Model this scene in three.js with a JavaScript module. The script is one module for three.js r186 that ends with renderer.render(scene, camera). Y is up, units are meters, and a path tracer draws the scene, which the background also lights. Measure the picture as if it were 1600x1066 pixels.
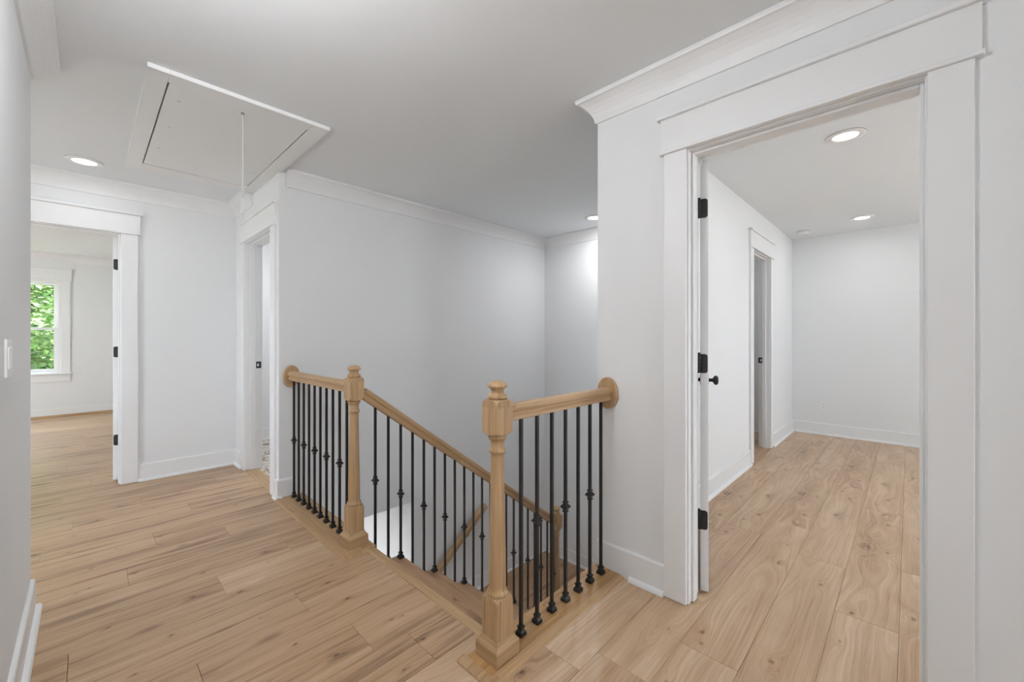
import * as THREE from 'three';
import { mergeGeometries } from 'three/addons/utils/BufferGeometryUtils.js';
import { RectAreaLightUniformsLib } from 'three/addons/lights/RectAreaLightUniformsLib.js';

// ---------------------------------------------------------------- camera, sky, sun, exposure
// House axes: x runs towards the stairwell end wall, -z towards the far bedroom, y up, metres. Points are written (b, a, h) = (x, -z, y).
const scene = new THREE.Scene();
const renderer = new THREE.WebGLRenderer();
renderer.toneMapping = THREE.LinearToneMapping;
renderer.toneMappingExposure = 1.94;
renderer.shadowMap.enabled = true;
RectAreaLightUniformsLib.init();

const camera = new THREE.PerspectiveCamera(2 * Math.atan(533 / 641.6) * 180 / Math.PI, 1600 / 1066, 0.02, 100);
camera.position.set(0, 1.2, 0);
camera.lookAt(0.7188, 1.2, -0.6953);
camera.setViewOffset(1600, 1066, 0, 6.5, 1600, 1066);
camera.updateProjectionMatrix();

scene.background = new THREE.Color().setRGB(5.35, 5.75, 6.25);
const sun = new THREE.DirectionalLight(new THREE.Color().setRGB(1, 0.95, 0.86), 14.0);
sun.position.set(10, 22, -14); sun.target.position.set(-1, 1, -14);
sun.castShadow = true; sun.shadow.mapSize.set(2048, 2048);
Object.assign(sun.shadow.camera, { left: -16, right: 16, top: 16, bottom: -16, near: 1, far: 60 });
scene.add(sun, sun.target);

const LAMP_END = 16, LAMP_STAIR = 108, LAMP_ROOM = 32, FILL_FOYER = 700, FILL_BATH = 150, FILL_GLOBE = 1.12;  // foyer, bathroom and globe powers drive unseen fill lamps

// ---------------------------------------------------------------- helpers
let seed = 7;
function rnd() { seed = (seed * 1664525 + 1013904223) >>> 0; return seed / 4294967296; }
const used = new Map();
function numbered(n) { const k = used.get(n) ?? 0; used.set(n, k + 1); return k ? `${n}_${String(k).padStart(3, '0')}` : n; }
const V = (b, a, h) => new THREE.Vector3(b, h, -a);
function shade(o) { o.castShadow = true; o.receiveShadow = true; return o; }
function tag(o, label, category, group, kind) {
  o.userData.label = label; o.userData.category = category;
  if (group) o.userData.group = group;
  if (kind) o.userData.kind = kind;
  return o;
}
function mesh(name, geo, mat, parent = scene) {
  const m = shade(new THREE.Mesh(Array.isArray(geo) ? join(geo) : geo, mat));
  m.name = parent === scene ? numbered(name) : name; parent.add(m); return m;
}
function join(list) { return list.length === 1 ? list[0] : mergeGeometries(list.map((g) => { const q = g.index ? g.toNonIndexed() : g; for (const k of Object.keys(q.attributes)) if (!['position', 'normal', 'uv'].includes(k)) q.deleteAttribute(k); return q; })); }
function group(name, label, category, kind, grp) { const g = new THREE.Group(); g.name = numbered(name); scene.add(g); return tag(g, label, category, grp, kind); }
function box(b0, b1, a0, a1, h0, h1) {
  const g = new THREE.BoxGeometry(Math.abs(b1 - b0), Math.abs(h1 - h0), Math.abs(a1 - a0));
  g.translate((b0 + b1) / 2, (h0 + h1) / 2, -(a0 + a1) / 2); return boxUV(g, 0);
}
// a box with small chamfers on every edge
function cbox(b0, b1, a0, a1, h0, h1, c = 0.002) {
  const sx = Math.abs(b1 - b0) / 2, sy = Math.abs(h1 - h0) / 2, sz = Math.abs(a1 - a0) / 2, pts = [], idx = [];
  c = Math.min(c, sx * 0.8, sy * 0.8, sz * 0.8);
  const P = [];
  const add = (...v) => { P.push(...v); };
  const s = [-1, 1];
  const quad = (A, B, C, D) => { const n = new THREE.Vector3().crossVectors(B.clone().sub(A), C.clone().sub(A)); const m = A.clone().add(B).add(C).add(D ?? A); const f = n.dot(m) < 0; const t = f ? [A, C, B] : [A, B, C]; t.forEach((p) => add(p.x, p.y, p.z)); if (D) { const u = f ? [A, D, C] : [A, C, D]; u.forEach((p) => add(p.x, p.y, p.z)); } };
  const X = (i, j, k) => new THREE.Vector3(i * sx, j * (sy - c), k * (sz - c)), Y = (i, j, k) => new THREE.Vector3(i * (sx - c), j * sy, k * (sz - c)), Z = (i, j, k) => new THREE.Vector3(i * (sx - c), j * (sy - c), k * sz);
  for (const i of s) { quad(X(i, -1, -1), X(i, 1, -1), X(i, 1, 1), X(i, -1, 1)); quad(Y(-1, i, -1), Y(1, i, -1), Y(1, i, 1), Y(-1, i, 1)); quad(Z(-1, -1, i), Z(1, -1, i), Z(1, 1, i), Z(-1, 1, i)); }
  for (const i of s) for (const j of s) { quad(X(i, j, -1), X(i, j, 1), Y(i, j, 1), Y(i, j, -1)); quad(X(i, -1, j), X(i, 1, j), Z(i, 1, j), Z(i, -1, j)); quad(Y(-1, i, j), Y(1, i, j), Z(1, i, j), Z(-1, i, j)); for (const k of s) quad(X(i, j, k), Y(i, j, k), Z(i, j, k)); }
  const g = new THREE.BufferGeometry(); g.setAttribute('position', new THREE.Float32BufferAttribute(P, 3)); g.computeVertexNormals();
  g.translate((b0 + b1) / 2, (h0 + h1) / 2, -(a0 + a1) / 2);
  return boxUV(g, 0);
}
// uv in metres, u along the grain axis (0 x, 1 y, 2 z)
function boxUV(g0, axis, ou = 0, ov = 0) {
  const g = g0.index ? g0.toNonIndexed() : g0, p = g.attributes.position, n = g.attributes.normal, uv = new Float32Array(p.count * 2);
  for (let i = 0; i < p.count; i += 3) {
    const q = [0, 0, 0]; for (let k = 0; k < 3; k++) { q[0] += Math.abs(n.getX(i + k)); q[1] += Math.abs(n.getY(i + k)); q[2] += Math.abs(n.getZ(i + k)); }
    const o = [0, 1, 2].filter((k) => k !== axis); const main = q[axis] > q[o[0]] && q[axis] > q[o[1]];
    const vax = q[o[0]] > q[o[1]] ? o[1] : o[0];
    for (let k = 0; k < 3; k++) {
      const c = [p.getX(i + k), p.getY(i + k), p.getZ(i + k)];
      uv[(i + k) * 2] = (main ? c[o[0]] * 0.3 : c[axis]) + ou; uv[(i + k) * 2 + 1] = (main ? c[o[1]] : c[vax]) + ov;
    }
  }
  g.setAttribute('uv', new THREE.BufferAttribute(uv, 2)); return g;
}
// profile [[out, up] ...] swept along a polyline of (b, a) points; the profile stands out to the left of the path
function sweep(path, profile, h0) {
  const n = path.length, rings = [];
  for (let i = 0; i < n; i++) {
    const d0 = i > 0 ? [path[i][0] - path[i - 1][0], path[i][1] - path[i - 1][1]] : null, d1 = i < n - 1 ? [path[i + 1][0] - path[i][0], path[i + 1][1] - path[i][1]] : null;
    const u = (d) => { const l = Math.hypot(...d); return [-d[1] / l, d[0] / l]; };
    const n0 = u(d0 ?? d1), n1 = u(d1 ?? d0), m = [n0[0] + n1[0], n0[1] + n1[1]], k = 2 / (m[0] * m[0] + m[1] * m[1]);
    rings.push(profile.map(([o, up]) => V(path[i][0] + m[0] * k * o, path[i][1] + m[1] * k * o, h0 + up)));
  }
  const P = [], tri = (A, B, C) => P.push(A.x, A.y, A.z, B.x, B.y, B.z, C.x, C.y, C.z), np = profile.length;
  for (let i = 0; i < n - 1; i++) for (let j = 0; j < np; j++) { const j2 = (j + 1) % np, A = rings[i][j], B = rings[i + 1][j], C = rings[i + 1][j2], D = rings[i][j2]; tri(A, B, C); tri(A, C, D); }
  const faces = THREE.ShapeUtils.triangulateShape(profile.map(([x, y]) => new THREE.Vector2(x, y)), []);
  for (const [x, y, z] of faces) { tri(rings[0][x], rings[0][y], rings[0][z]); tri(rings[n - 1][x], rings[n - 1][z], rings[n - 1][y]); }
  const g = new THREE.BufferGeometry(); g.setAttribute('position', new THREE.Float32BufferAttribute(P, 3)); g.computeVertexNormals();
  return boxUV(g, 0);
}
function lathe(pts, seg = 24, flat = false) {      // u runs up the axis, v around it, both in metres
  const g = new THREE.LatheGeometry(pts.map(([r, y]) => new THREE.Vector2(r, y)), seg), p = g.attributes.position, uv = g.attributes.uv, R = Math.max(...pts.map((q) => q[0]));
  for (let i = 0; i < p.count; i++) uv.setXY(i, p.getY(i), uv.getX(i) * R * 6.283);
  if (!flat) return g; const q = g.toNonIndexed(); q.computeVertexNormals(); return q;
}

// ---------------------------------------------------------------- noise and textures
const perm = new Uint8Array(512); { const p = [...Array(256).keys()]; for (let i = 255; i > 0; i--) { const j = Math.floor(rnd() * (i + 1)); [p[i], p[j]] = [p[j], p[i]]; } for (let i = 0; i < 512; i++) perm[i] = p[i & 255]; }
const hv = new Float32Array(256); for (let i = 0; i < 256; i++) hv[i] = rnd() * 2 - 1;
function n2(x, y) { const xi = Math.floor(x), yi = Math.floor(y), fx = x - xi, fy = y - yi, u = fx * fx * (3 - 2 * fx), v = fy * fy * (3 - 2 * fy), X = xi & 255, Y = yi & 255, h = (i, j) => hv[perm[perm[(X + i) & 255] + ((Y + j) & 255)]]; const a = h(0, 0), b = h(1, 0), c = h(0, 1), d = h(1, 1); return a + (b - a) * u + (c - a) * v + (a - b - c + d) * u * v; }
function dataTex(w, h, fn, srgb = true) {
  const d = new Uint8Array(w * h * 4); for (let j = 0; j < h; j++) for (let i = 0; i < w; i++) { const c = fn(i, j), k = (j * w + i) * 4; d[k] = c[0]; d[k + 1] = c[1]; d[k + 2] = c[2]; d[k + 3] = 255; }
  const t = new THREE.DataTexture(d, w, h); t.magFilter = THREE.LinearFilter; t.minFilter = THREE.LinearMipmapLinearFilter; t.generateMipmaps = true; t.wrapS = t.wrapT = THREE.RepeatWrapping; if (srgb) t.colorSpace = THREE.SRGBColorSpace; t.needsUpdate = true; return t;
}
const clamp = (x) => x < 0 ? 0 : x > 1 ? 1 : x;
const LANES = 14, LANE_LEN = 1.5, ROW = 0.2055;
const laneInfo = []; for (let l = 0; l < LANES; l++) { const figured = l >= 6, knots = []; const nk = figured ? 3 + Math.floor(rnd() * 3) : 2 + Math.floor(rnd() * 3); for (let k = 0; k < nk; k++) knots.push([rnd() * LANE_LEN, 0.03 + rnd() * 0.14, figured ? 0.012 + rnd() * 0.014 : 0.008 + rnd() * 0.007]); laneInfo.push({ figured, knots, c: 0.04 + rnd() * 0.12, tone: rnd() * 2 - 1, o: rnd() * 200 }); }
const plankTex = dataTex(1024, 2044, (i, j) => {
  const lh = 146, l = Math.min(LANES - 1, Math.floor(j / lh)), L = laneInfo[l], x = i / 1024 * LANE_LEN, y = (j - l * lh) / lh * ROW, o = L.o;
  let g = y + n2(x * 1.6 + o, y * 5 + o) * 0.012 + n2(x * 5 + o, y * 14) * 0.003, dark = 0, bulge = 0;
  for (const [kx, ky, kr] of L.knots) { const dx = x - kx, dy = y - ky, e = Math.exp(-(dx * dx / 9 + dy * dy) / (kr * kr * 2.2)); bulge += e * kr * 1.6; dark += 0.85 * Math.exp(-(dx * dx / 2.6 + dy * dy) / (kr * kr * 0.16)) + 0.42 * Math.exp(-(dx * dx / 7 + dy * dy) / (kr * kr * 1.5)) * (0.6 + 0.6 * n2(x * 40 + o, y * 90)); }
  let t;
  if (L.figured) {
    const d = 0.035 + 0.05 * n2(x * 1.7 + o, 3.3) + 0.02 * n2(x * 4.1 + o, 8.1), c = L.c + 0.03 * n2(x * 1.1, o), R = Math.sqrt((g - c) ** 2 + d * d) + bulge + n2(x * 2.4 + o, y * 9 + 4) * 0.012;
    const rings = n2(R * 130 + o, x * 1.6) + 0.6 * n2(R * 300 + o, x * 2.4 + 9), fine = Math.sin(R * 1250 + n2(x * 6, y * 50) * 3) * (0.5 + 0.5 * n2(x * 3 + o, y * 30));
    t = 0.71 + 0.15 * rings + 0.075 * fine + 0.14 * n2(x * 2 + o, g * 20) + 0.07 * n2(x * 9 + o, y * 16) + 0.07 * n2(x * 7 + o, g * 260) + 0.06 * n2(x * 26, g * 620 + o);
  } else {
    g += bulge;
    t = 0.57 + 0.15 * n2(x * 1.1 + o, g * 34) + 0.12 * n2(x * 2.6 + o, g * 95 + 5) + 0.10 * n2(x * 7 + o, g * 260) + 0.07 * n2(x * 22, g * 640 + o);
    const s = n2(x * 2.6 + o, g * 55 + 30); dark += Math.max(0, s - 0.4) * 0.7; const m = n2(x * 5 + o, g * 40 + 70); dark += Math.max(0, m - 0.66) * 1.5;
  }
  t = clamp(t + L.tone * 0.06 - dark * 0.55);
  const k = t < 0.5 ? t / 0.5 : (t - 0.5) / 0.5, A = t < 0.5 ? [108, 82, 60] : [190, 156, 122], B = t < 0.5 ? [190, 156, 122] : [219, 191, 160];
  return [A[0] + (B[0] - A[0]) * k, A[1] + (B[1] - A[1]) * k, A[2] + (B[2] - A[2]) * k];
});
const oakTex = dataTex(1024, 512, (i, j) => {
  const x = i / 1024, y = j / 512 * 0.25, e = Math.min(x, 1 - x) * 20, s = Math.min(1, e);
  const g = y + n2(x * 2, y * 8) * 0.010 * s;
  const t = clamp(0.55 + 0.14 * n2(x * 2 + 7, g * 70) + 0.12 * n2(x * 5 + 3, g * 190) + 0.08 * n2(x * 14, g * 560) + 0.07 * Math.sin(g * 420 + 4 * n2(x * 2 + 11, g * 25)) - 0.4 * Math.max(0, n2(x * 4 + 40, g * 120) - 0.6));
  const A = [152, 117, 80], B = [226, 192, 148]; return [A[0] + (B[0] - A[0]) * t, A[1] + (B[1] - A[1]) * t, A[2] + (B[2] - A[2]) * t];
});
oakTex.repeat.set(1, 4);
const pebbleTex = (() => {
  const pts = []; for (let k = 0; k < 420; k++) pts.push([rnd(), rnd(), rnd(), rnd()]);
  const pal = [[206, 198, 188], [178, 166, 152], [150, 128, 110], [222, 216, 208], [120, 108, 98], [196, 176, 154]];
  return dataTex(512, 512, (i, j) => {
    const x = i / 512 + n2(i / 18, j / 18) * 0.012, y = j / 512 + n2(i / 18 + 50, j / 18) * 0.012; let b = 9, b2 = 9, w = 0;
    for (let k = 0; k < pts.length; k++) { let dx = Math.abs(x - pts[k][0]), dy = Math.abs(y - pts[k][1]); if (dx > 0.5) dx = 1 - dx; if (dy > 0.5) dy = 1 - dy; const d = dx * dx + dy * dy * (0.6 + pts[k][3]); if (d < b) { b2 = b; b = d; w = k; } else if (d < b2) b2 = d; }
    const edge = Math.sqrt(b2) - Math.sqrt(b), c = edge < 0.006 ? [226, 222, 214] : pal[Math.floor(pts[w][2] * pal.length)]; const v = 8 * n2(i / 5, j / 5);
    return c.map((q) => Math.max(0, Math.min(255, q + v)));
  });
})();

// ---------------------------------------------------------------- materials
const std = (rgb, o = {}) => new THREE.MeshStandardMaterial({ color: new THREE.Color().setRGB(...rgb), roughness: 0.9, ...o });
const M = {
  wall: std([0.85, 0.86, 0.868], { roughness: 0.85 }),
  ceiling: std([0.855, 0.88, 0.90], { roughness: 0.95 }),
  trim: std([0.87, 0.875, 0.88], { roughness: 0.42 }),
  plank: std([1, 1, 1], { map: plankTex, roughness: 0.36 }),
  subfloor: std([0.16, 0.11, 0.075]),
  oak: std([0.92, 0.92, 0.92], { map: oakTex, roughness: 0.42 }),
  oakGloss: std([0.98, 0.88, 0.72], { map: oakTex, roughness: 0.13 }),
  oakPale: std([0.9, 0.88, 0.86], { map: oakTex, roughness: 0.4 }),
  tread: std([0.86, 0.80, 0.74], { map: plankTex, roughness: 0.4 }),
  black: std([0.012, 0.012, 0.013], { roughness: 0.42 }),
  bronze: std([0.035, 0.035, 0.036], { roughness: 0.45, metalness: 0.3 }),
  steel: std([0.6, 0.6, 0.58], { roughness: 0.35, metalness: 1 }),
  plastic: std([0.88, 0.88, 0.87], { roughness: 0.4 }),
  cord: std([0.78, 0.78, 0.75]),
  pebble: std([1, 1, 1], { map: pebbleTex, roughness: 0.5 }),
  glow: new THREE.MeshStandardMaterial({ color: 0xffffff, emissive: new THREE.Color(1, 0.985, 0.95), emissiveIntensity: 2.5, roughness: 0.6 }),
  globe: new THREE.MeshStandardMaterial({ color: 0xffffff, emissive: new THREE.Color(1, 1, 1), emissiveIntensity: 1.2, roughness: 0.5 }),  // glow of the added hall globe
  pane: new THREE.MeshPhysicalMaterial({ color: 0xffffff, transmission: 1, thickness: 0, roughness: 0.02, ior: 1.45 }),
  bark: std([0.05, 0.037, 0.027]),
  concrete: std([0.52, 0.51, 0.49]),
  lawn: std([0.16, 0.22, 0.08]),
  hole: std([0.03, 0.03, 0.03]),
};
plankTex.anisotropy = 8;

// ---------------------------------------------------------------- the setting: walls
const C = 2.44, D = -2.88, T = 0.115;   // ceiling, ground floor of the house below, wall thickness
const RB = 1.87, RB2 = RB + T, SA = 1.18, SA0 = 1.08, EB = 4.07, FA = 3.355, FA2 = FA + T, BB = 0.985, BB2 = BB + T, LA = 4.60, LA2 = LA + T, LB = -0.172, LE = 2.75, NB = -1.6, BK = -2.5, HB = -5.2, RE = 6.28, WA = 9.15;
function struct(name, geos, mat, label, category = 'wall') { return tag(mesh(name, geos, mat), label, category, null, 'structure'); }

const dR = { lo: -0.036, hi: 0.710 }, dL = { lo: -0.58, hi: 0.185 }, dB_ = { lo: 3.515, hi: 4.26 }, dC = { lo: 4.42, hi: 5.09 };   // clear openings
const DH = 2.035, J = 0.018;
struct('wall_right', [box(RB, RB2, HB, dR.lo - J, 0, C), box(RB, RB2, dR.hi + J, SA, 0, C), box(RB, RB2, dR.lo - J, dR.hi + J, DH + J, C), box(RB, RB2, SA0, SA, D, 0)], M.wall, 'white wall with the doorway into the bright bedroom');
struct('wall_stair_near', [box(RB2, dC.lo - J, SA0, SA, 0, C), box(dC.hi + J, RE, SA0, SA, 0, C), box(dC.lo - J, dC.hi + J, SA0, SA, DH + J, C), box(RB2, EB + T, SA0, SA, D, -0.02), box(1.02, RB, SA0, SA, D, -0.03)], M.wall, 'white wall between the stairwell and the bright bedroom');
struct('wall_stair_end', [box(EB, EB + T, SA, FA2, D, C)], M.wall, 'white wall at the far end of the stair landing');
struct('wall_stair_far', [box(BB2, EB, FA, FA2, -0.35, C), box(2.12, EB, FA, FA2, D, -0.35)], M.wall, 'tall white wall behind the stair railing');
struct('wall_bathroom', [box(BB, BB2, FA, dB_.lo - J, -0.35, C), box(BB, BB2, dB_.hi + J, LA, -0.02, C), box(BB, BB2, dB_.lo - J, dB_.hi + J, DH + J, C)], M.wall, 'narrow white wall with the bathroom doorway');
struct('wall_end', [box(-3.0, dL.lo - J, LA, LA2, 0, C), box(dL.hi + J, BB2, LA, LA2, 0, C), box(dL.lo - J, dL.hi + J, LA, LA2, DH + J, C)], M.wall, 'white wall at the hall end with the doorway to the windowed bedroom');
struct('wall_left', [box(LB - T, LB, HB, LE, 0, C), box(NB, LB - T, LE - T, LE, 0, C)], M.wall, 'long white hall wall carrying the switch plate');
const WH = { lo: 0.2, hi: 1.4, sill: 0.15, head: 2.2 }, WR = { lo: 3.35, hi: 4.9, sill: 0.5, head: 2.1 }, WS = { lo: 3.35, hi: 4.05, sill: 0.3, head: 2.1 }, WL = { lo: 6.2, hi: 7.85, sill: 0.6, head: 2.1 };  // WH, WS and WL are unseen openings added for fill daylight
struct('wall_back', [box(LB - T, WH.lo, HB - T, HB, 0, C), box(WH.hi, RB2, HB - T, HB, 0, C), box(WH.lo, WH.hi, HB - T, HB, 0, WH.sill), box(WH.lo, WH.hi, HB - T, HB, WH.head, C)], M.wall, 'white end wall of the hall with an added tall window');
struct('wall_bedroom_front', [box(RB2, WR.lo, BK - T, BK, 0, C), box(WR.hi, RE, BK - T, BK, 0, C), box(WR.lo, WR.hi, BK - T, BK, 0, WR.sill), box(WR.lo, WR.hi, BK - T, BK, WR.head, C)], M.wall, 'white bedroom wall with the wide window');
struct('wall_side_hall', [box(NB - T, NB, LE - T, WS.lo, 0, C), box(NB - T, NB, WS.hi, LA, 0, C), box(NB - T, NB, WS.lo, WS.hi, 0, WS.sill), box(NB - T, NB, WS.lo, WS.hi, WS.head, C)], M.wall, 'white wall closing the side hall');
struct('wall_bedroom_end', [box(RE, RE + T, BK - T, SA, 0, C)], M.wall, 'bright white bedroom wall with the power outlet');
struct('wall_closet', [box(EB + T, 6.0, 2.5, 2.5 + T, 0, C), box(5.9, 6.0, SA, 2.5, 0, C)], M.wall, 'white walls inside the closet');
struct('wall_bathroom_inside', [box(BB2, 2.7, 5.4, 5.4 + T, 0, C), box(2.6, 2.7, FA2, 5.4, 0, C)], M.wall, 'white walls inside the bathroom');
const WN = { lo: -1.17, hi: -0.27, sill: 0.66, head: 2.045 };
struct('wall_window', [box(-3, WN.lo, WA, WA + 0.15, -0.35, C), box(WN.hi, BB2, WA, WA + 0.15, -0.35, C), box(WN.lo, WN.hi, WA, WA + 0.15, -0.35, WN.sill), box(WN.lo, WN.hi, WA, WA + 0.15, WN.head, C)], M.wall, 'white bedroom wall with the window onto trees');
struct('wall_bedroom_sides', [box(BB, BB2, LA2, WA, 0, C), box(-3.115, -3, LA, WL.lo, 0, C), box(-3.115, -3, WL.hi, WA + 0.15, 0, C), box(-3.115, -3, WL.lo, WL.hi, 0, WL.sill), box(-3.115, -3, WL.lo, WL.hi, WL.head, C)], M.wall, 'white side walls of the windowed bedroom');
struct('wall_foyer', [box(NB, 2.235, 5.0, 5.0 + T, D, -0.35), box(2.12, 2.235, FA2, 5.0, D, -0.35), box(NB - T, NB, SA0, 5.0, D, -0.35), box(NB, 1.02, SA0, SA, D, -0.35)], M.wall, 'white foyer walls seen below the stairwell wall');
struct('wall_floor_edge', [box(1.02, 1.125, SA, FA, -0.35, -0.03)], M.wall, 'white painted edge of the floor opening');
const HT = { b0: 0.273, b1: 0.899, a0: 2.552, a1: 3.868 };     // attic hatch opening
struct('ceiling', [box(-3.2, HT.b0, HB - T, WA + 0.3, C, C + 0.12), box(HT.b1, RE + 0.2, HB - T, WA + 0.3, C, C + 0.12), box(HT.b0, HT.b1, HB - T, HT.a0, C, C + 0.12), box(HT.b0, HT.b1, HT.a1, WA + 0.3, C, C + 0.12)], M.ceiling, 'flat white ceiling over hall and rooms', 'ceiling');
struct('light_stop_slab', [box(-3.2, RE + 0.2, HB - T, WA + 0.3, C + 0.12, C + 0.2)], M.subfloor, 'unseen dark slab added above the hatch gap to shut out light', 'ceiling');  // slab added over the ceiling so no light enters through the hatch gap
struct('foyer_ceiling', [box(NB - T, 1.02, SA0, FA, -0.35, -0.04), box(NB - T, 2.235, FA2, 5.115, -0.35, -0.04), box(NB - T, BB, FA, FA2, -0.35, -0.04)], M.ceiling, 'white foyer ceiling under the hall floor', 'ceiling');
struct('foyer_floor', [box(NB - T, EB, SA0, 5.1, D - 0.1, D)], M.subfloor, 'brown foyer floor at the bottom of the stairs', 'floor');

// ---------------------------------------------------------------- floor: one mesh for each plank
const floor = group('floor', 'light oak plank floor running through hall and bedrooms', 'floor', 'structure');
mesh('underlay', [box(-3, 1.09, SA, FA, -0.034, -0.0125), box(-3, BB2, FA, WA, -0.034, -0.0125), box(LB - T, RE, BK, SA0, -0.034, -0.0125), box(LB - T, RB2, HB, BK, -0.034, -0.0125), box(EB + T, 6, SA0, 2.5, -0.034, -0.0125), box(-3, 1.09, SA0, SA, -0.034, -0.0125)], M.subfloor, floor);
function plankGeo(b0, b1, a0, a1, lane, u0, flip) {
  const g = 0.0005, e = 0.0012, t = 0.0009, x0 = b0 + g, x1 = b1 - g, z0 = -(a1 - g), z1 = -(a0 + g), P = [], UV = [];
  const L0 = (lane + 0.02) / LANES, L1 = (lane + 0.98) / LANES;
  const pt = (x, y, z) => { P.push(x, y, z); let s = u0 + (x - b0) / LANE_LEN; if (flip) s = 1 - s; UV.push(s, L0 + (L1 - L0) * clamp((z - z0) / ROW)); };
  const q = (A, B, Cc, Dd) => { for (const k of [A, B, Cc, A, Cc, Dd]) pt(...k); };
  const r = (i, y) => [[x0 + i, y, z0 + i], [x0 + i, y, z1 - i], [x1 - i, y, z1 - i], [x1 - i, y, z0 + i]];
  const top = r(e, 0), mid = r(0, -t), bot = r(0, -0.012);
  q(...top); for (let k = 0; k < 4; k++) { const m = (k + 1) % 4; q(top[m], top[k], mid[k], mid[m]); q(mid[m], mid[k], bot[k], bot[m]); }
  const geo = new THREE.BufferGeometry(); geo.setAttribute('position', new THREE.Float32BufferAttribute(P, 3)); geo.setAttribute('uv', new THREE.Float32BufferAttribute(UV, 2)); geo.computeVertexNormals(); return geo;
}
const joints = { '-1': 2.9, 0: 2.28, 1: 2.728, 2: 1.62, 3: 1.35, 4: 1.23, 5: 0.35, 6: 0.9, 7: 0.764, 8: 0.28, 9: 0.674, 10: -0.05, 11: 0.45, 12: 0.8, 13: 0.14, 14: 0.6, 15: 0.277, 16: -0.18, 17: 0.5, 18: -0.068, 19: 0.27, 20: 0.75, 21: -0.13 };
let lastLane = 0;
for (let k = -25; k <= 44; k++) {
  const a0 = 0.03 + k * ROW, a1 = Math.min(a0 + ROW, k >= 44 ? WA : 99), spans = [];
  if (k < -12) spans.push([LB, RB]);
  else if (a1 <= 1.06) spans.push([LB, RE]);
  else if (k <= 12) spans.push([LB, 1.09]);
  else if (k <= 15) spans.push([NB, 1.09]);
  else if (k <= 22) spans.push([NB, BB]);
  else spans.push([-3, BB]);
  if (k >= 5 && k <= 11) spans.push([EB + T, 5.9]);
  for (const [s0, s1] of spans) {
    const j = joints[k] ?? (rnd() * 1.5); let x = j; while (x > s0) x -= LANE_LEN;
    for (; x < s1; x += LANE_LEN) {
      const b0 = Math.max(x, s0), b1 = Math.min(x + LANE_LEN, s1); if (b1 - b0 < 0.01) continue;
      const fig = k <= 4 && b1 > 1.0; let lane; do lane = fig ? 6 + Math.floor(rnd() * 8) : Math.floor(rnd() * 6) + (rnd() < 0.12 ? 6 : 0); while (lane === lastLane); lastLane = lane;
      mesh('plank', plankGeo(b0, b1, a0, a1, lane, (b0 - x) / LANE_LEN, rnd() < 0.5), M.plank, floor);
    }
  }
}
struct('bathroom_floor', boxUV(box(BB2 - 0.02, 2.6, FA2, 5.4, -0.03, 0), 0), M.pebble, 'pebble patterned bathroom floor', 'floor');
struct('trim_threshold', boxUV(cbox(BB - 0.005, BB2 - 0.02, dB_.lo, dB_.hi, -0.012, 0.006, 0.004), 2), M.oak, 'oak threshold strip in the bathroom doorway', 'threshold');

// ---------------------------------------------------------------- mouldings
const CROWN = [[0, -0.118], [0.010, -0.118], [0.012, -0.108], [0.016, -0.092], [0.024, -0.074], [0.036, -0.055], [0.050, -0.039], [0.064, -0.028], [0.074, -0.022], [0.082, -0.020], [0.085, -0.012], [0.085, 0], [0, 0]];
const BASE = [[0, 0], [0.014, 0], [0.014, 0.132], [0.011, 0.138], [0.006, 0.140], [0, 0.140]];
const SHOE = [[0.014, 0], [0.033, 0], [0.032, 0.008], [0.028, 0.015], [0.022, 0.019], [0.014, 0.021]];
const crown = (path, label) => struct('trim_crown', sweep(path, CROWN, C), M.trim, label, 'crown moulding');
function base(path, label, shoe = true, h = 0, shoePath = path, mat = M.trim) {
  const g = group('baseboard', label, 'baseboard', 'structure');
  mesh('board', sweep(path, BASE, h), M.trim, g); if (shoe) mesh('shoe_moulding', sweep(shoePath, mat === M.trim ? SHOE : SHOE.map(([o, u]) => [o * 1.3, u * 1.7]), h), mat, g); return g;
}
crown([[BB, 4.03], [BB, LA], [NB, LA], [NB, LE], [LB, LE], [LB, HB], [RB, HB], [RB, SA], [EB, SA], [EB, FA], [1.03, FA]], 'white cove crown moulding around hall and stairwell ceiling');
crown([[BB, LA2], [BB, WA], [-3, WA], [-3, LA2]], 'white crown moulding in the windowed bedroom');
const CW = 0.101, CR = 0.005;   // casing width, reveal
base([[RB, dR.hi + CR + CW], [RB, SA]], 'white baseboard between the bedroom doorway and the railing', true, 0, [[RB, dR.hi + CR + CW], [RB, 0.99]]);
base([[RB, HB], [RB, dR.lo - CR - CW]], 'white baseboard between the bedroom doorway and the added hall window');
base([[BB, dB_.hi + CR + CW], [BB, LA], [dL.hi + CR + CW, LA]], 'white baseboard between the two doorways at the hall end');
base([[1.14, FA], [BB, FA], [BB, dB_.lo - CR - CW]], 'white baseboard wrapping the corner by the oak rosette', true, 0, [[1.0, FA], [BB, FA], [BB, dB_.lo - CR - CW]]);
base([[dL.lo - CR - CW, LA], [NB, LA], [NB, LE], [LB, LE], [LB, HB], [RB, HB]], 'white baseboard with rounded shoe on the wall by the switch plate');
base([[RB2, dR.lo - CR - CW], [RB2, BK], [RE, BK], [RE, SA0], [dC.hi + CR + CW, SA0]], 'white baseboard under the bedroom outlet');
base([[dC.lo - CR - CW, SA0], [RB2, SA0], [RB2, dR.hi + CR + CW]], 'white baseboard behind the open bedroom door');
base([[BB, LA2], [BB, WA], [-3, WA], [-3, LA2]], 'white baseboard under the window', true, 0, undefined, M.oak);
base([[BB2, 5.4], [2.6, 5.4]].reverse(), 'white baseboard in the bathroom');
base([[EB, SA], [EB, FA], [2.6, FA]], 'white baseboard around the stair landing', true, -1.52);
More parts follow.
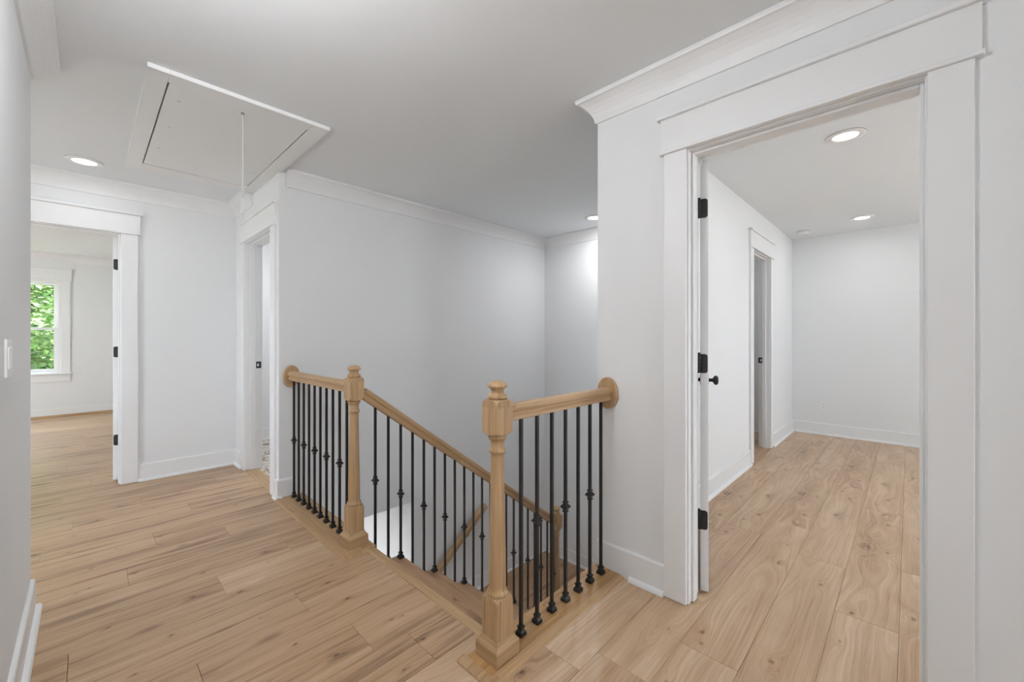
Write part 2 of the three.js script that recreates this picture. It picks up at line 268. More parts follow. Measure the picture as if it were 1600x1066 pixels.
base([[5.9, SA], [5.9, 2.5], [EB + T, 2.5], [EB + T, SA]], 'white baseboard in the closet');

// doorcase: opening lo..hi along the wall, faces f0 and f1 of the wall; along 'a' (wall across b) or 'b' (wall across a)
function doorcase(label, o, f0, f1, along, sides, stopFrom, stopTo) {
  const g = group('trim_doorcase', label, 'door frame', 'structure');
  const bx = (l0, l1, w0, w1, h0, h1, c) => along === 'a' ? cbox(w0, w1, l0, l1, h0, h1, c) : cbox(l0, l1, w0, w1, h0, h1, c);
  const w0 = Math.min(f0, f1), w1 = Math.max(f0, f1);
  mesh('jamb', bx(o.lo - J, o.lo, w0, w1, 0, DH, 0.001), M.trim, g); mesh('jamb', bx(o.hi, o.hi + J, w0, w1, 0, DH, 0.001), M.trim, g);
  mesh('head_jamb', bx(o.lo - J, o.hi + J, w0, w1, DH, DH + J, 0.001), M.trim, g);
  mesh('door_stop', bx(o.lo, o.lo + 0.011, stopFrom, stopTo, 0, DH, 0.002), M.trim, g); mesh('door_stop', bx(o.hi - 0.011, o.hi, stopFrom, stopTo, 0, DH, 0.002), M.trim, g);
  mesh('head_stop', bx(o.lo + 0.011, o.hi - 0.011, stopFrom, stopTo, DH - 0.011, DH, 0.002), M.trim, g);
  for (const [f, s] of sides) {      // f face of the wall, s outward sign
    const t = 0.018, sp = (d0, d1) => [Math.min(f + s * d0, f + s * d1), Math.max(f + s * d0, f + s * d1)];
    const L0 = o.lo - CR - CW, L1 = o.hi + CR + CW;
    mesh('side_casing', bx(L0, o.lo - CR, ...sp(0, t), 0.002, DH + CR), M.trim, g); mesh('side_casing', bx(o.hi + CR, L1, ...sp(0, t), 0.002, DH + CR), M.trim, g);
    mesh('header_lip', bx(L0 - 0.02, L1 + 0.02, ...sp(0, 0.030), DH + CR, DH + CR + 0.014), M.trim, g);
    mesh('header_board', bx(L0 - 0.014, L1 + 0.014, ...sp(0, 0.022), DH + CR + 0.014, DH + CR + 0.160), M.trim, g);
    mesh('header_cap', bx(L0 - 0.028, L1 + 0.028, ...sp(0, 0.036), DH + CR + 0.160, DH + CR + 0.178), M.trim, g);
  }
  return g;
}
const caseR = doorcase('wide flat white door casing framing the bright bedroom', dR, RB, RB2, 'a', [[RB, -1], [RB2, 1]], RB + 0.035, RB2 - 0.04);
const caseL = doorcase('white door casing framing the bedroom with the window', dL, LA, LA2, 'b', [[LA, -1], [LA2, 1]], LA + 0.035, LA2 - 0.04);
const caseB = doorcase('white door casing of the narrow bathroom doorway', dB_, BB, BB2, 'a', [[BB, -1], [BB2, 1]], BB + 0.03, BB2 - 0.04);
const caseC = doorcase('white door casing of the closet inside the bright bedroom', dC, SA0, SA, 'b', [[SA0, -1]], SA0 + 0.03, SA - 0.035);
function strike(parent, along, l, w, h, s) { // black strike plate with a bright latch hole, on a jamb face at l facing s
  const d = s * 0.0015, q = s * 0.002;
  const bx = (l0, l1, w0, w1, h0, h1) => along === 'a' ? cbox(w0, w1, Math.min(l0, l1), Math.max(l0, l1), h0, h1, 0.001) : cbox(Math.min(l0, l1), Math.max(l0, l1), w0, w1, h0, h1, 0.001);
  const p = mesh('strike_plate', bx(l, l + d, w - 0.014, w + 0.026, h - 0.03, h + 0.03), M.black, parent);
  mesh('latch_hole', bx(l + d, l + q, w - 0.006, w + 0.008, h - 0.012, h + 0.012), M.plastic, p);
}
strike(caseB, 'a', dB_.hi, BB2 - 0.022, 0.945, -1); strike(caseC, 'b', dC.hi, SA - 0.022, 0.945, -1);

// ---------------------------------------------------------------- doors with hinges and knobs (local: x along the door from the hinge, z across its thickness)
function door(label, at, turn, width) {
  const g = group('door', label, 'door', 'structure'); g.position.copy(at); g.rotation.y = turn;
  const t = 0.035, H0 = 0.014, H1 = 2.028;
  const b3 = (x0, x1, y0, y1, z0, z1, c = 0.0015) => { const q = cbox(x0, x1, -z1, -z0, y0, y1, c); return q; };
  mesh('stile', b3(0, 0.115, H0, H1, 0, t), M.trim, g); mesh('stile', b3(width - 0.115, width, H0, H1, 0, t), M.trim, g);
  for (const [y0, y1] of [[H0, 0.25], [0.93, 1.06], [1.91, H1]]) mesh('rail', b3(0.115, width - 0.115, y0, y1, 0, t), M.trim, g);
  for (const [y0, y1] of [[0.25, 0.93], [1.06, 1.91]]) mesh('panel', b3(0.115, width - 0.115, y0, y1, 0.009, t - 0.009), M.trim, g);
  const leaf = new THREE.Shape(); { const w = 0.031, hh = 0.0445, r = 0.012; leaf.moveTo(0, -hh); leaf.lineTo(w - r, -hh); leaf.absarc(w - r, -hh + r, r, -Math.PI / 2, 0); leaf.lineTo(w, hh - r); leaf.absarc(w - r, hh - r, r, 0, Math.PI / 2); leaf.lineTo(0, hh); leaf.closePath(); }
  for (const y of [0.345, 1.075, 1.80]) {
    const h = new THREE.Group(); h.name = 'hinge'; g.add(h); h.position.y = y;
    const lg = new THREE.ExtrudeGeometry(leaf, { depth: 0.002, bevelEnabled: false }); lg.rotateY(-Math.PI / 2); mesh('leaf', lg, M.bronze, h);
    const bar = []; for (let k = 0; k < 5; k++) bar.push(new THREE.CylinderGeometry(0.0062, 0.0062, 0.0168, 12).translate(-0.002, -0.0356 + k * 0.0178, -0.005)); bar.push(new THREE.SphereGeometry(0.0062, 10, 6).translate(-0.002, 0.046, -0.005));
    mesh('knuckle', bar, M.bronze, h);
    const jl = cbox(-0.0015, 0.0005, -0.003, 0.026, -0.0445, 0.0445, 0.0005); mesh('jamb_leaf', jl, M.bronze, h).position.set(-0.003, 0, -0.006);
    for (const [sy, sz] of [[0.03, 0.012], [0, 0.022], [-0.03, 0.012]]) { const s = new THREE.CylinderGeometry(0.0032, 0.0032, 0.001, 10).rotateZ(Math.PI / 2).translate(-0.0024, sy, sz); mesh('screw', s, M.black, h); }
  }
  for (const s of [-1, 1]) {
    const k = new THREE.Group(); k.name = 'knob'; g.add(k); k.position.set(width - 0.065, 0.935, s > 0 ? t : 0); k.rotation.x = s > 0 ? Math.PI / 2 : -Math.PI / 2;
    mesh('rosette', lathe([[0, 0], [0.033, 0], [0.033, 0.004], [0.030, 0.007], [0, 0.008]], 28), M.black, k);
    mesh('handle', lathe([[0.011, 0.006], [0.010, 0.026], [0.016, 0.032], [0.026, 0.037], [0.029, 0.045], [0.027, 0.054], [0.018, 0.060], [0, 0.062]], 28), M.black, k);
  }
  return g;
}
// bedroom door: swung past a right angle; its edge with three hinges faces the hall
door('open white bedroom door, edge on, with black hinges and knob', V(1.995, 0.703, 0), 19 * Math.PI / 180, 0.745);
door('open white door seen edge on beside the windowed bedroom', V(0.180, 4.724, 0), (90 - 9.0) * Math.PI / 180, 0.76).scale.z = -1;

// ---------------------------------------------------------------- window and trees
function windowUnit(name, label, WN, WA, s, mid, along = 'b') {     // s: +1 when the outside lies towards larger a (or b)
  const w = group(name, label, 'window', 'structure');
  const fr = 0.035, q = (l0, l1, d0, d1, h0, h1) => { const w = [Math.min(WA + s * d0, WA + s * d1), Math.max(WA + s * d0, WA + s * d1)]; return along === 'b' ? cbox(l0, l1, ...w, h0, h1) : cbox(...w, l0, l1, h0, h1); };
  mesh('frame', [q(WN.lo, WN.lo + fr, 0, 0.115, WN.sill, WN.head), q(WN.hi - fr, WN.hi, 0, 0.115, WN.sill, WN.head), q(WN.lo + fr, WN.hi - fr, 0, 0.115, WN.head - fr, WN.head), q(WN.lo + fr, WN.hi - fr, 0, 0.115, WN.sill, WN.sill + 0.02)], M.trim, w);
  for (const [h0, h1, d] of [[WN.sill + 0.02, mid + 0.02, 0.035], [mid - 0.02, WN.head - fr, 0.067]]) {
    const f = mesh('sash', [q(WN.lo + fr, WN.lo + fr + 0.045, d, d + 0.03, h0, h1), q(WN.hi - fr - 0.045, WN.hi - fr, d, d + 0.03, h0, h1), q(WN.lo + fr + 0.045, WN.hi - fr - 0.045, d, d + 0.03, h0, h0 + 0.04), q(WN.lo + fr + 0.045, WN.hi - fr - 0.045, d, d + 0.03, h1 - 0.04, h1)], M.trim, w);
    mesh('pane', q(WN.lo + fr + 0.04, WN.hi - fr - 0.04, d + 0.013, d + 0.017, h0 + 0.035, h1 - 0.035), M.pane, f);
  }
  mesh('side_casing', q(WN.lo - 0.09, WN.lo, -0.018, 0, WN.sill, WN.head), M.trim, w); mesh('side_casing', q(WN.hi, WN.hi + 0.09, -0.018, 0, WN.sill, WN.head), M.trim, w);
  mesh('header_board', q(WN.lo - 0.105, WN.hi + 0.105, -0.022, 0, WN.head, WN.head + 0.17), M.trim, w); mesh('header_cap', q(WN.lo - 0.12, WN.hi + 0.12, -0.036, 0, WN.head + 0.17, WN.head + 0.188), M.trim, w);
  mesh('sill', q(WN.lo - 0.115, WN.hi + 0.115, -0.048, 0.04, WN.sill - 0.02, WN.sill), M.trim, w); mesh('apron', q(WN.lo - 0.09, WN.hi + 0.09, -0.018, 0, WN.sill - 0.13, WN.sill - 0.02), M.trim, w);
}
windowUnit('window_1', 'white double hung window with green trees outside', WN, WA, 1, 1.32);
windowUnit('window_2', 'unseen tall window added to light the side hall', WS, NB, -1, 1.22, 'a');  // added out of view, brings daylight in from the side hall
windowUnit('window_5', 'unseen tall window added to light the hall from its end', WH, HB, -1, 1.22);  // added out of view, soft daylight along the hall
windowUnit('window_3', 'wide window in the bright bedroom', WR, BK, -1, 1.32);
windowUnit('window_4', 'unseen wide side window added to light the far bedroom', WL, -3, -1, 1.32, 'a');  // added out of view, more daylight for the far bedroom
struct('ground', box(-40, 40, WA + 0.3, 40, -3.3, -3.2), M.lawn, 'green lawn below the trees outside', 'lawn');
struct('bounce_ground', [box(-40, 40, -40, HB - T, -3.3, -3.2), box(RB2, 40, HB - T, BK - T, -3.3, -3.2), box(-3.2, LB - T, HB - T, BK - T, -3.3, -3.2), box(-40, -3.2, HB - T, WA + 0.3, -3.3, -3.2), box(-3.2, NB - T, BK - T, LA, -3.3, -3.2)], M.concrete, 'pale concrete ground added to bounce daylight up into the rooms', 'bounce_ground');  // pale ground added as a reflector, lifts the ceilings
function tree(label, b, a, h, r, n, hue) {
  const g = group('tree', label, 'tree', null, null);
  g.position.copy(V(b, a, -3.2));
  const tr = []; tr.push(new THREE.CylinderGeometry(0.09, 0.16, h + 3.2, 10).translate(0, (h + 3.2) / 2, 0));
  for (let k = 0; k < 7; k++) { const q = new THREE.CylinderGeometry(0.02, 0.05, r * 0.9, 6).translate(0, r * 0.45, 0); q.rotateZ(0.7 + rnd() * 0.5); q.rotateY(k * 0.9 + rnd()); q.translate(0, h + 3.2 - r * 0.5 + k * 0.12, 0); tr.push(q); }
  mesh('trunk', tr, M.bark, g);
  const leaf = new THREE.BufferGeometry(); leaf.setAttribute('position', new THREE.Float32BufferAttribute([0, 0, 0, 0.5, 0.08, 0.28, 1, 0, 0, 0, 0, 0, 1, 0, 0, 0.5, 0.08, -0.28], 3)); leaf.computeVertexNormals();
  const mat = new THREE.MeshPhysicalMaterial({ color: 0xffffff, roughness: 0.55, side: THREE.DoubleSide, transmission: 0.3, thickness: 0 });
  const im = shade(new THREE.InstancedMesh(leaf, mat, n)); im.name = 'foliage'; im.userData.kind = 'stuff'; const q = new THREE.Quaternion(), e = new THREE.Euler(), m = new THREE.Matrix4(), c = new THREE.Color();
  const blobs = []; for (let k = 0; k < 90; k++) { const u = rnd() * 2 - 1, th = rnd() * 6.283, s = Math.sqrt(1 - u * u), rr = r * (0.25 + 0.75 * rnd()); blobs.push([s * Math.cos(th) * rr, u * rr * 1.15, s * Math.sin(th) * rr, 0.4 + rnd() * 0.4]); }
  for (let i = 0; i < n; i++) {
    const B = blobs[i % blobs.length], u = rnd() * 2 - 1, th = rnd() * 6.283, s = Math.sqrt(1 - u * u), rr = B[3] * Math.cbrt(rnd());
    e.set(rnd() * 1.2 - 0.6, rnd() * 6.283, rnd() * 1.0 - 0.7); q.setFromEuler(e); const sc = 0.10 + rnd() * 0.08;
    m.compose(new THREE.Vector3(B[0] + s * Math.cos(th) * rr, h + 3.2 + B[1] + u * rr * 0.7, B[2] + s * Math.sin(th) * rr), q, new THREE.Vector3(sc, sc, sc)); im.setMatrixAt(i, m);
    c.setHSL(hue + rnd() * 0.05 - 0.025, 0.55 + rnd() * 0.2, 0.055 + rnd() * 0.10); im.setColorAt(i, c);
  }
  g.add(im);
}
tree('leafy green tree filling the window view', -2.0, 13.4, 1.3, 2.4, 40000, 0.27);
tree('darker leafy tree behind the first tree', 0.7, 16.8, 1.6, 3.2, 38000, 0.29);
tree('pale green leafy tree beside the window view', -5.2, 16.2, 1.6, 2.6, 12000, 0.25);
tree('tall leafy tree far behind the window view', -1.2, 22.5, 2.6, 4.6, 40000, 0.28);

// ---------------------------------------------------------------- attic hatch and pull cord
{
  const h = group('attic_hatch', 'white attic hatch panel with wide flat frame in the ceiling', 'attic hatch');
  const b0 = 0.187, b1 = 0.998, a0 = 2.463, a1 = 4.02, y0 = 2.419, g = 0.006;
  mesh('frame_board', cbox(b0, HT.b0 - g, a0, a1, y0, C, 0.0015), M.trim, h); mesh('frame_board', cbox(HT.b1 + g, b1, a0, a1, y0, C, 0.0015), M.trim, h);
  mesh('frame_board', cbox(HT.b0 - g, HT.b1 + g, a0, HT.a0 - 0.0005, y0, C, 0.0015), M.trim, h); mesh('frame_board', cbox(HT.b0 - g, HT.b1 + g, HT.a1 + g, a1, y0, C, 0.0015), M.trim, h);
  const p = mesh('panel', cbox(HT.b0 + 0.001, HT.b1 - 0.001, HT.a0, HT.a1 - 0.004, y0 + 0.0015, C + 0.005, 0.0008), M.trim, h);
  for (const [b, a, l] of [[0.33, 2.72, 0.014], [0.33, 3.10, 0.008], [0.32, 3.49, 0.014], [0.86, 3.50, 0.010], [0.87, 3.15, 0.006], [0.42, 2.66, 0.005]]) mesh('nail_dent', cbox(b - l / 2, b + l / 2, a - 0.0015, a + 0.0015, y0 + 0.0010, y0 + 0.003, 0.0003), M.hole, p);
  mesh('eyelet', new THREE.TorusGeometry(0.006, 0.002, 8, 16).translate(0.587, y0 - 0.004, -2.606), M.bronze, h);
  const cd = group('pull_cord', 'thin white pull cord with looped end hanging from hatch', 'cord');
  const c1 = new THREE.CatmullRomCurve3([V(0.587, 2.606, y0 - 0.008), V(0.588, 2.606, 2.2), V(0.587, 2.606, 1.975)]);
  mesh('string', new THREE.TubeGeometry(c1, 20, 0.0014, 6), M.cord, cd);
  mesh('bead', lathe([[0, -0.012], [0.006, -0.01], [0.007, 0], [0.004, 0.009], [0, 0.01]], 14).translate(0.587, 1.968, -2.606), M.steel, cd);
  const c2 = new THREE.CatmullRomCurve3([V(0.587, 2.606, 1.958), V(0.578, 2.606, 1.88), V(0.577, 2.606, 1.80), V(0.584, 2.606, 1.776), V(0.593, 2.606, 1.80), V(0.594, 2.606, 1.88), V(0.588, 2.606, 1.958)]);
  mesh('loop', new THREE.TubeGeometry(c2, 40, 0.0014, 6), M.cord, cd);
}

// ---------------------------------------------------------------- ceiling lamps, smoke detector, outlet, switch
function downlight(label, b, a, power, y = C, grp) {
  const g = group('ceiling_light', label, 'ceiling light', null, grp); g.position.copy(V(b, a, y));
  mesh('trim_ring', lathe([[0.064, -0.003], [0.066, -0.008], [0.085, -0.009], [0.098, -0.005], [0.100, 0], [0.064, 0]], 40), M.plastic, g);
  mesh('lens', lathe([[0, -0.0035], [0.064, -0.0035], [0.064, -0.0005], [0, -0.0005]], 40), M.glow, g);
  const l = new THREE.RectAreaLight(new THREE.Color(0.98, 0.985, 1.0), power, 0.115, 0.115); l.position.set(0, -0.012, 0); l.rotation.x = -Math.PI / 2; l.castShadow = true; g.add(l);
}
downlight('glowing recessed ceiling light by the hall end doorway', -0.015, 4.184, LAMP_END);
downlight('glowing recessed ceiling light over the stair landing', 3.66, 2.35, LAMP_STAIR);
downlight('glowing recessed ceiling light nearest inside the bright bedroom door', 3.247, 0.282, LAMP_ROOM);
downlight('glowing recessed ceiling light near the bedroom smoke detector', 5.595, 0.352, LAMP_ROOM);
downlight('unseen fill light added to the far bedroom ceiling', -0.9, 6.6, 40);  // added lamp, lightens the far bedroom
downlight('unseen fill light added to the foyer ceiling below', 0.2, 4.2, FILL_FOYER, -0.35);  // added lamp, brightens the foyer wall below the stairs
downlight('unseen fill light added to the closet ceiling', 5.0, 1.8, 40);  // added lamp, lifts the dark closet interior
downlight('unseen fill light on the bathroom ceiling', 1.8, 4.5, FILL_BATH);  // unseen lamp that brightens the bathroom
{
  const g = group('added_globe_light', 'unseen round opal globe added to fill the hall with light', 'ceiling light'); g.position.copy(V(0.04, 1.08, C));  // invented fixture, fill light for ceiling, newel and stair wall
  mesh('canopy', lathe([[0, -0.022], [0.05, -0.022], [0.065, -0.014], [0.068, 0], [0, 0]], 32), M.black, g);
  mesh('stem', new THREE.CylinderGeometry(0.009, 0.009, 0.12, 12).translate(0, -0.08, 0), M.black, g);
  mesh('globe', new THREE.SphereGeometry(0.11, 32, 20).translate(0, -0.245, 0), M.globe, g);
  const l = new THREE.PointLight(new THREE.Color(0.98, 0.985, 1.0), FILL_GLOBE); l.position.set(0, -0.245, 0); l.castShadow = true; l.shadow.radius = 5.4; g.add(l);
}
{
  const s = group('smoke_detector', 'round white smoke detector on the bedroom ceiling', 'smoke detector'); s.position.copy(V(5.86, 0.897, C));
  mesh('base', lathe([[0, 0], [0.07, 0], [0.07, -0.012], [0, -0.012]].reverse(), 32), M.plastic, s); mesh('cover', lathe([[0, -0.036], [0.04, -0.036], [0.056, -0.030], [0.062, -0.018], [0.062, -0.011]], 32), M.plastic, s);
  const o = group('power_outlet', 'white duplex power outlet on the bright bedroom wall', 'outlet'); o.position.copy(V(RE, 0.757, 0.352));
  mesh('plate', cbox(-0.006, 0, -0.037, 0.037, -0.058, 0.058, 0.002), M.plastic, o);
  for (const y of [-0.02, 0.02]) { const r = mesh('receptacle', cbox(-0.0085, -0.005, -0.016, 0.016, y - 0.014, y + 0.014, 0.003), M.plastic, o); for (const z of [-0.006, 0.006]) mesh('slot', box(-0.0092, -0.008, z - 0.001, z + 0.001, y - 0.002, y + 0.007), M.hole, r); }
  const w = group('light_switch', 'white light switch plate on the near grey wall', 'light switch'); w.position.copy(V(LB, 1.985, 1.135));
  mesh('plate', cbox(0, 0.006, -0.058, 0.058, -0.058, 0.058, 0.002), M.plastic, w); for (const z of [-0.023, 0.023]) { mesh('rocker', cbox(0.004, 0.009, z - 0.016, z + 0.016, -0.033, 0.033, 0.002), M.plastic, w); }
}
{
  const s = group('wire_shelf', 'white wire shelf inside the closet', 'shelf');
  const rods = []; for (const a of [2.15, 2.3, 2.48]) rods.push(new THREE.CylinderGeometry(0.004, 0.004, 5.88 - 4.2, 8).rotateZ(Math.PI / 2).translate((5.88 + 4.2) / 2, 1.7, -a));
  mesh('rail', rods, M.plastic, s); const w = []; for (let b = 4.22; b < 5.88; b += 0.03) w.push(new THREE.CylinderGeometry(0.002, 0.002, 0.35, 6).rotateX(Math.PI / 2).translate(b, 1.703, -2.315)); mesh('wire', w, M.plastic, s);
}

// ---------------------------------------------------------------- stairs
const RISE = 0.19, GO = 0.2565, N0 = 1.130;     // rise, going, edge of the upper floor
{
  const st = group('staircase', 'oak staircase going down to a square landing', 'staircase', 'structure');
  const oak = (g, ax) => boxUV(g, ax);
  const treadUV = (g, lane) => { const p = g.attributes.position, uv = g.attributes.uv; for (let i = 0; i < p.count; i++) uv.setXY(i, (-p.getZ(i) * 0.62) % 10, (lane + 0.05 + 0.9 * clamp((p.getX(i) - g.userData.x0) / 0.3)) / LANES); return g; };
  for (let k = 1; k <= 7; k++) {
    const x0 = N0 + GO * (k - 1) - 0.02, x1 = N0 + GO * k + 0.012, g = cbox(x0, x1, SA, 2.345, -RISE * k - 0.026, -RISE * k, 0.008); g.userData.x0 = x0;
    mesh('tread', treadUV(g, k % 6), M.tread, st);
  }
  for (let k = 0; k < 8; k++) mesh('riser', box(N0 + GO * k - 0.022, N0 + GO * k - 0.006, SA, 2.325, -RISE * (k + 1), -RISE * k - (k ? 0.026 : 0.03)), M.trim, st);
  // outer stringer with a stepped top, and the plaster under the flight
  const sh = new THREE.Shape(); sh.moveTo(N0 - 0.02, -0.03); for (let k = 0; k < 8; k++) { sh.lineTo(N0 + GO * k - 0.007, -RISE * k - 0.03); sh.lineTo(N0 + GO * k - 0.007, -RISE * (k + 1) - 0.026); } sh.lineTo(3.0, -1.70); sh.lineTo(2.86, -1.70); sh.lineTo(N0 - 0.02, -0.42); sh.closePath();
  const sg = new THREE.ExtrudeGeometry(sh, { depth: 0.03, bevelEnabled: false }); sg.translate(0, 0, -2.327); mesh('stringer', boxUV(sg, 0), M.trim, st);
  // landing boards
  for (let k = 0; k < 11; k++) { const a0 = SA + k * 0.2, a1 = Math.min(a0 + 0.2, FA); if (a1 - a0 < 0.02) continue; const g = plankGeo(N0 + GO * 7 - 0.02, EB, a0, a1, k % 6, 0.1 * (k % 3), k % 2 === 0); g.translate(0, -1.52, 0); mesh('landing_plank', g, M.tread, st); }
  mesh('landing_base', box(N0 + GO * 7 - 0.02, EB, SA, FA, -1.70, -1.533), M.trim, st);
  for (let k = 1; k <= 6; k++) { const x1 = N0 + GO * 7 - GO * (k - 1) + 0.0, x0 = x1 - GO - 0.02, g = cbox(x0, x1, 2.36, FA, -1.52 - RISE * k - 0.026, -1.52 - RISE * k, 0.008); g.userData.x0 = x0; mesh('tread', treadUV(g, k % 6), M.tread, st); mesh('riser', box(x1 - 0.02, x1 - 0.004, 2.36, FA, -1.52 - RISE * k, -1.52 - RISE * (k - 1) - 0.026), M.trim, st); }
}
// nosing boards round the opening
{
  const n = group('trim_nosing', 'oak nosing boards edging the stair opening', 'floor trim', 'structure');
  const H = 0.010, RED = [[0, 0], [0.036, 0], [0.034, 0.004], [0.026, 0.009], [0.012, 0.0125], [0, 0.013]];
  mesh('landing_nosing', boxUV(cbox(1.088, N0 + 0.012, 1.19, 2.20, -0.028, 0.002, 0.004), 2), M.oak, n);
  mesh('guard_board', boxUV(cbox(0.982, N0 + 0.02, 2.195, FA, -0.012, H, 0.004), 2, 0.3), M.oak, n);
  mesh('guard_board', boxUV(cbox(0.982, RB, 1.050, SA + 0.012, -0.026, H, 0.004), 0, 0.6), M.oakGloss, n);
  mesh('reducer', boxUV(sweep([[0.982, FA - 0.02], [0.982, 2.196], [1.088, 2.196]].reverse(), RED, 0.0), 2), M.oakPale, n).position.y = 0.0005;
  mesh('reducer', boxUV(sweep([[0.982, 1.20], [0.982, 1.051], [RB - 0.02, 1.051]].reverse(), RED, 0.0), 0), M.oakPale, n).position.y = 0.0005;
}

// ---------------------------------------------------------------- railings
const NW = 0.0415;
function newel(parent, b, a, h0, extra = 0) {       // extra lengthens the lower block
  const g = new THREE.Group(); g.name = 'newel_post'; g.position.copy(V(b, a, h0)); parent.add(g);
  const e = extra, chamf = (y0, y1, top, bot) => {       // square block with shoulders turned on a lathe at its ends
    const rings = [], N = 48, sh = 0.022, R = (y) => { let r = 9; if (top) r = Math.min(r, NW * (1 + 0.45 * Math.sqrt(Math.max(0, (y1 - y) / sh)))); if (bot) r = Math.min(r, NW * (1 + 0.45 * Math.sqrt(Math.max(0, (y - y0) / sh)))); return r; };
    const ys = [y0]; for (let k = 1; k <= 8; k++) ys.push(y0 + sh * k / 8); for (let k = 8; k >= 1; k--) ys.push(y1 - sh * k / 8); ys.push(y1);
    for (const y of ys) rings.push([...Array(N).keys()].map((k) => { const t = k / N * 2 * Math.PI, c = Math.cos(t), q = Math.sin(t), r = Math.min(NW / Math.max(Math.abs(c), Math.abs(q)), R(y), NW * 1.39); return new THREE.Vector3(c * r, y, q * r); }));
    const P = [], tri = (A, B, Cc) => P.push(A.x, A.y, A.z, B.x, B.y, B.z, Cc.x, Cc.y, Cc.z);
    for (let i = 0; i < rings.length - 1; i++) for (let k = 0; k < N; k++) { const m = (k + 1) % N; tri(rings[i][k], rings[i + 1][k], rings[i + 1][m]); tri(rings[i][k], rings[i + 1][m], rings[i][m]); }
    const T0 = new THREE.Vector3(0, y1, 0), B0 = new THREE.Vector3(0, y0, 0); for (let k = 0; k < N; k++) { const m = (k + 1) % N; tri(T0, rings.at(-1)[m], rings.at(-1)[k]); tri(B0, rings[0][k], rings[0][m]); }
    const q = new THREE.BufferGeometry(); q.setAttribute('position', new THREE.Float32BufferAttribute(P, 3)); q.computeVertexNormals(); return boxUV(q, 1, b, a);
  };
  mesh('lower_block', chamf(0, 0.226 + e, true, false), M.oak, g);
  mesh('shaft', lathe([[0.030, 0.222], [0.038, 0.224], [0.040, 0.232], [0.038, 0.242], [0.031, 0.247], [0.0325, 0.262], [0.032, 0.33], [0.030, 0.45], [0.027, 0.60], [0.0245, 0.735], [0.0245, 0.752], [0.030, 0.756], [0.032, 0.762], [0.031, 0.768], [0.026, 0.772], [0.0255, 0.795], [0.027, 0.803], [0.033, 0.808], [0.0355, 0.815], [0.034, 0.822], [0.028, 0.828]].map(([r, y]) => [r, y + e]), 32), M.oak, g);
  mesh('upper_block', chamf(0.826 + e, 0.957 + e, true, true), M.oak, g);
  mesh('finial', lathe([[0.028, 0.955], [0.034, 0.958], [0.0375, 0.965], [0.036, 0.972], [0.028, 0.977], [0.024, 0.984], [0.025, 0.993], [0.030, 0.999], [0.0375, 1.002], [0.0380, 1.007], [0.034, 1.015], [0.025, 1.022], [0.012, 1.026], [0, 1.027]].map(([r, y]) => [r, y + e]), 32), M.oak, g);
  if (!extra) {
    const w = 0.058, pr = [[0, 0], [w - NW, 0], [w - NW, 0.052], [w - NW - 0.004, 0.060], [0.006, 0.066], [0.004, 0.074], [0, 0.078]], s = NW;
    const cs = [[s, s], [s, -s], [-s, -s], [-s, s]];
    for (let k = 0; k < 4; k++) { const o = (q, z) => [q[0], q[1]], A = cs[k], B = cs[(k + 1) % 4], pv = cs[(k + 3) % 4], nx = cs[(k + 2) % 4], one = sweep([pv, A, B, nx], pr, 0), P = one.attributes.position, np = pr.length * 6, keep = P.array.slice(np * 3, np * 6), g1 = new THREE.BufferGeometry(); g1.setAttribute('position', new THREE.Float32BufferAttribute(keep, 3)); g1.computeVertexNormals(); mesh('base_moulding', boxUV(g1, k % 2 ? 0 : 2, b + k * 0.3), M.oak, g); }
  }
  return g;
}
const RAILP = [[0.0, 0.064], [0.014, 0.063], [0.024, 0.058], [0.0295, 0.049], [0.030, 0.041], [0.0265, 0.034], [0.0215, 0.030], [0.0205, 0.020], [0.025, 0.015], [0.026, 0.004], [0.023, 0]];
const railShape = new THREE.Shape([...RAILP, ...RAILP.slice(1).reverse().map(([x, y]) => [-x, y])].map(([x, y]) => new THREE.Vector2(x, y)));
function handrail(parent, p0, p1, mat = M.oak, name = 'handrail') {   // p0, p1: middle of the rail's underside
  const d = p1.clone().sub(p0), L = d.length(), g = boxUV(new THREE.ExtrudeGeometry(railShape, { depth: L, bevelEnabled: false }), 2, p0.x, p0.z);
  const m = mesh(name, g, mat, parent); m.position.copy(p0); m.lookAt(p1); return m;
}
const knuckleGeo = lathe([[0.006, -0.027], [0.014, -0.024], [0.0145, -0.019], [0.010, -0.015], [0.018, -0.007], [0.026, 0], [0.018, 0.007], [0.010, 0.015], [0.0145, 0.019], [0.014, 0.024], [0.006, 0.027]], 4, true).rotateY(Math.PI / 4);
const shoeGeo = lathe([[0.006, 0.040], [0.0155, 0.037], [0.016, 0.031], [0.013, 0.026], [0.014, 0.021], [0.021, 0.015], [0.0225, 0.012], [0.0225, 0], [0, 0]].reverse(), 4, true).rotateY(Math.PI / 4);
const knuckleFix = knuckleGeo, bars = new Map();
function baluster(parent, b, a, h0, h1, kn) {
  const key = (h1 - h0).toFixed(3); if (!bars.has(key)) bars.set(key, cbox(-0.0066, 0.0066, -0.0066, 0.0066, 0, h1 - h0, 0.0008));
  const m = mesh('baluster', bars.get(key), M.black, parent); m.position.copy(V(b, a, h0));
  mesh('shoe', shoeGeo, M.black, m);
  if (kn !== undefined) mesh('knuckle', knuckleGeo, M.black, m).position.y = kn - h0;
}
function rosette(parent, at, turn) {
  const s = new THREE.Shape(); s.absellipse(0, 0, 0.054, 0.077, 0, Math.PI * 2); const g = new THREE.ExtrudeGeometry(s, { depth: 0.008, bevelEnabled: true, bevelThickness: 0.006, bevelSize: 0.004, bevelSegments: 3, curveSegments: 40 });
  const m = mesh('rosette', boxUV(g, 1, at.x), M.oak, parent); m.position.copy(at); m.rotation.y = turn; return m;
}
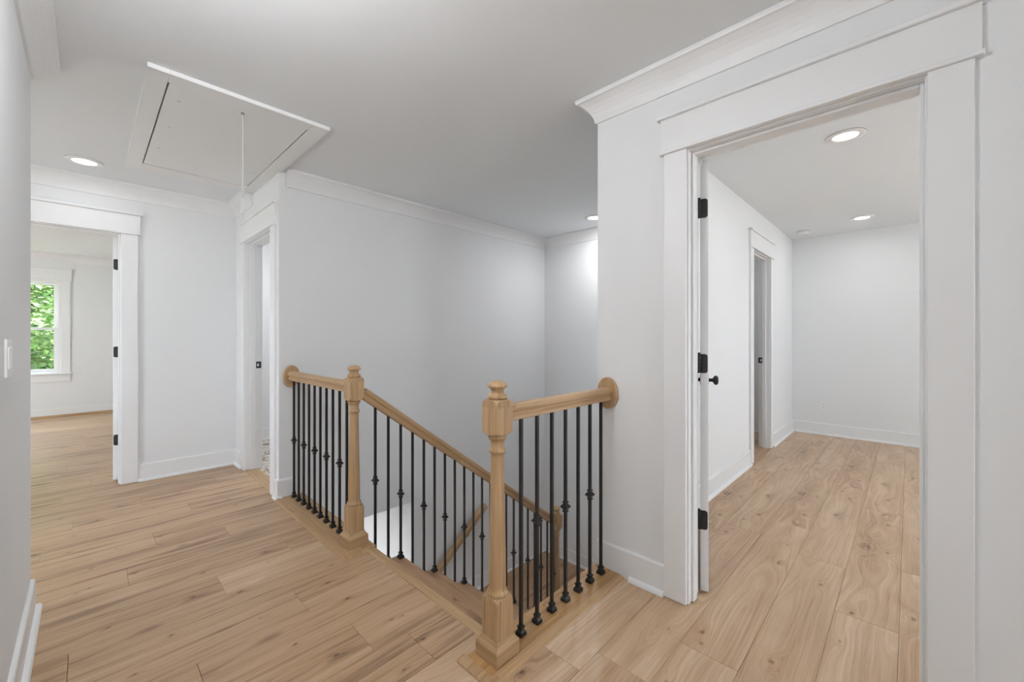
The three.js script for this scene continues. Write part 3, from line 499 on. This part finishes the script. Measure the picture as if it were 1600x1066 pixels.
{
  const r = group('guard_railing', 'oak and black iron guard railing ending at the bedroom wall', 'railing');
  const nb = 1.072, na = 1.113; newel(r, nb, na, 0.010);
  handrail(r, V(nb + NW - 0.004, 1.115, 0.878), V(RB - 0.014, 1.115, 0.878));
  rosette(r, V(RB - 0.014, 1.115, 0.912), Math.PI / 2);
  for (let i = 0; i < 7; i++) baluster(r, 1.2045 + 0.0985 * i, 1.115, 0.010, 0.884, i % 2 ? 0.434 : undefined);
}
{
  const r = group('stair_railing', 'oak and black iron railing following the stairs down to the landing', 'railing');
  const nb = 1.068, na = 2.300; newel(r, nb, na, 0.010);
  handrail(r, V(1.066, na + NW - 0.004, 0.878), V(1.066, FA - 0.014, 0.878));
  rosette(r, V(1.066, FA - 0.014, 0.905), 0);
  for (let i = 0; i < 10; i++) baluster(r, 1.066, 3.284 - 0.0993 * i, 0.010, 0.884, i % 2 ? undefined : 0.432);
  const S = RISE / GO, rb = (b) => 0.777 - S * (b - 1.196), lb = 2.955;
  newel(r, lb, na, -1.52, 0.158);
  handrail(r, V(nb + NW - 0.006, na, rb(nb + NW - 0.006)), V(lb - NW + 0.006, na, rb(lb - NW + 0.006)), M.oak, 'sloped_handrail');
  for (let i = 0; i < 21; i++) { const b = 1.199 + 0.0856 * i, k = Math.min(7, Math.floor((b - N0) / GO) + 1); baluster(r, b, na, -RISE * k, rb(b) + 0.012, i % 2 ? undefined : 0.339 - S * (b - 1.199)); }
}
{
  const r = group('wall_handrail', 'oak handrail on the white wall of the lower flight', 'handrail');
  const S = RISE / GO, top = V(3.0, 3.285, -0.64), low = V(1.3, 3.285, -0.64 - S * 1.7);
  handrail(r, top, low);
  for (const b of [2.75, 1.9]) { const y = -0.64 - S * (3.0 - b); const c = new THREE.CatmullRomCurve3([V(b, FA, y - 0.06), V(b, 3.31, y - 0.055), V(b, 3.287, y - 0.03), V(b, 3.285, y + 0.004)]); mesh('bracket', [new THREE.TubeGeometry(c, 14, 0.006, 8), new THREE.CylinderGeometry(0.028, 0.028, 0.006, 20).rotateX(Math.PI / 2).translate(b, y - 0.06, -(FA - 0.003))], M.bronze, r); }
}

renderer.render(scene, camera);
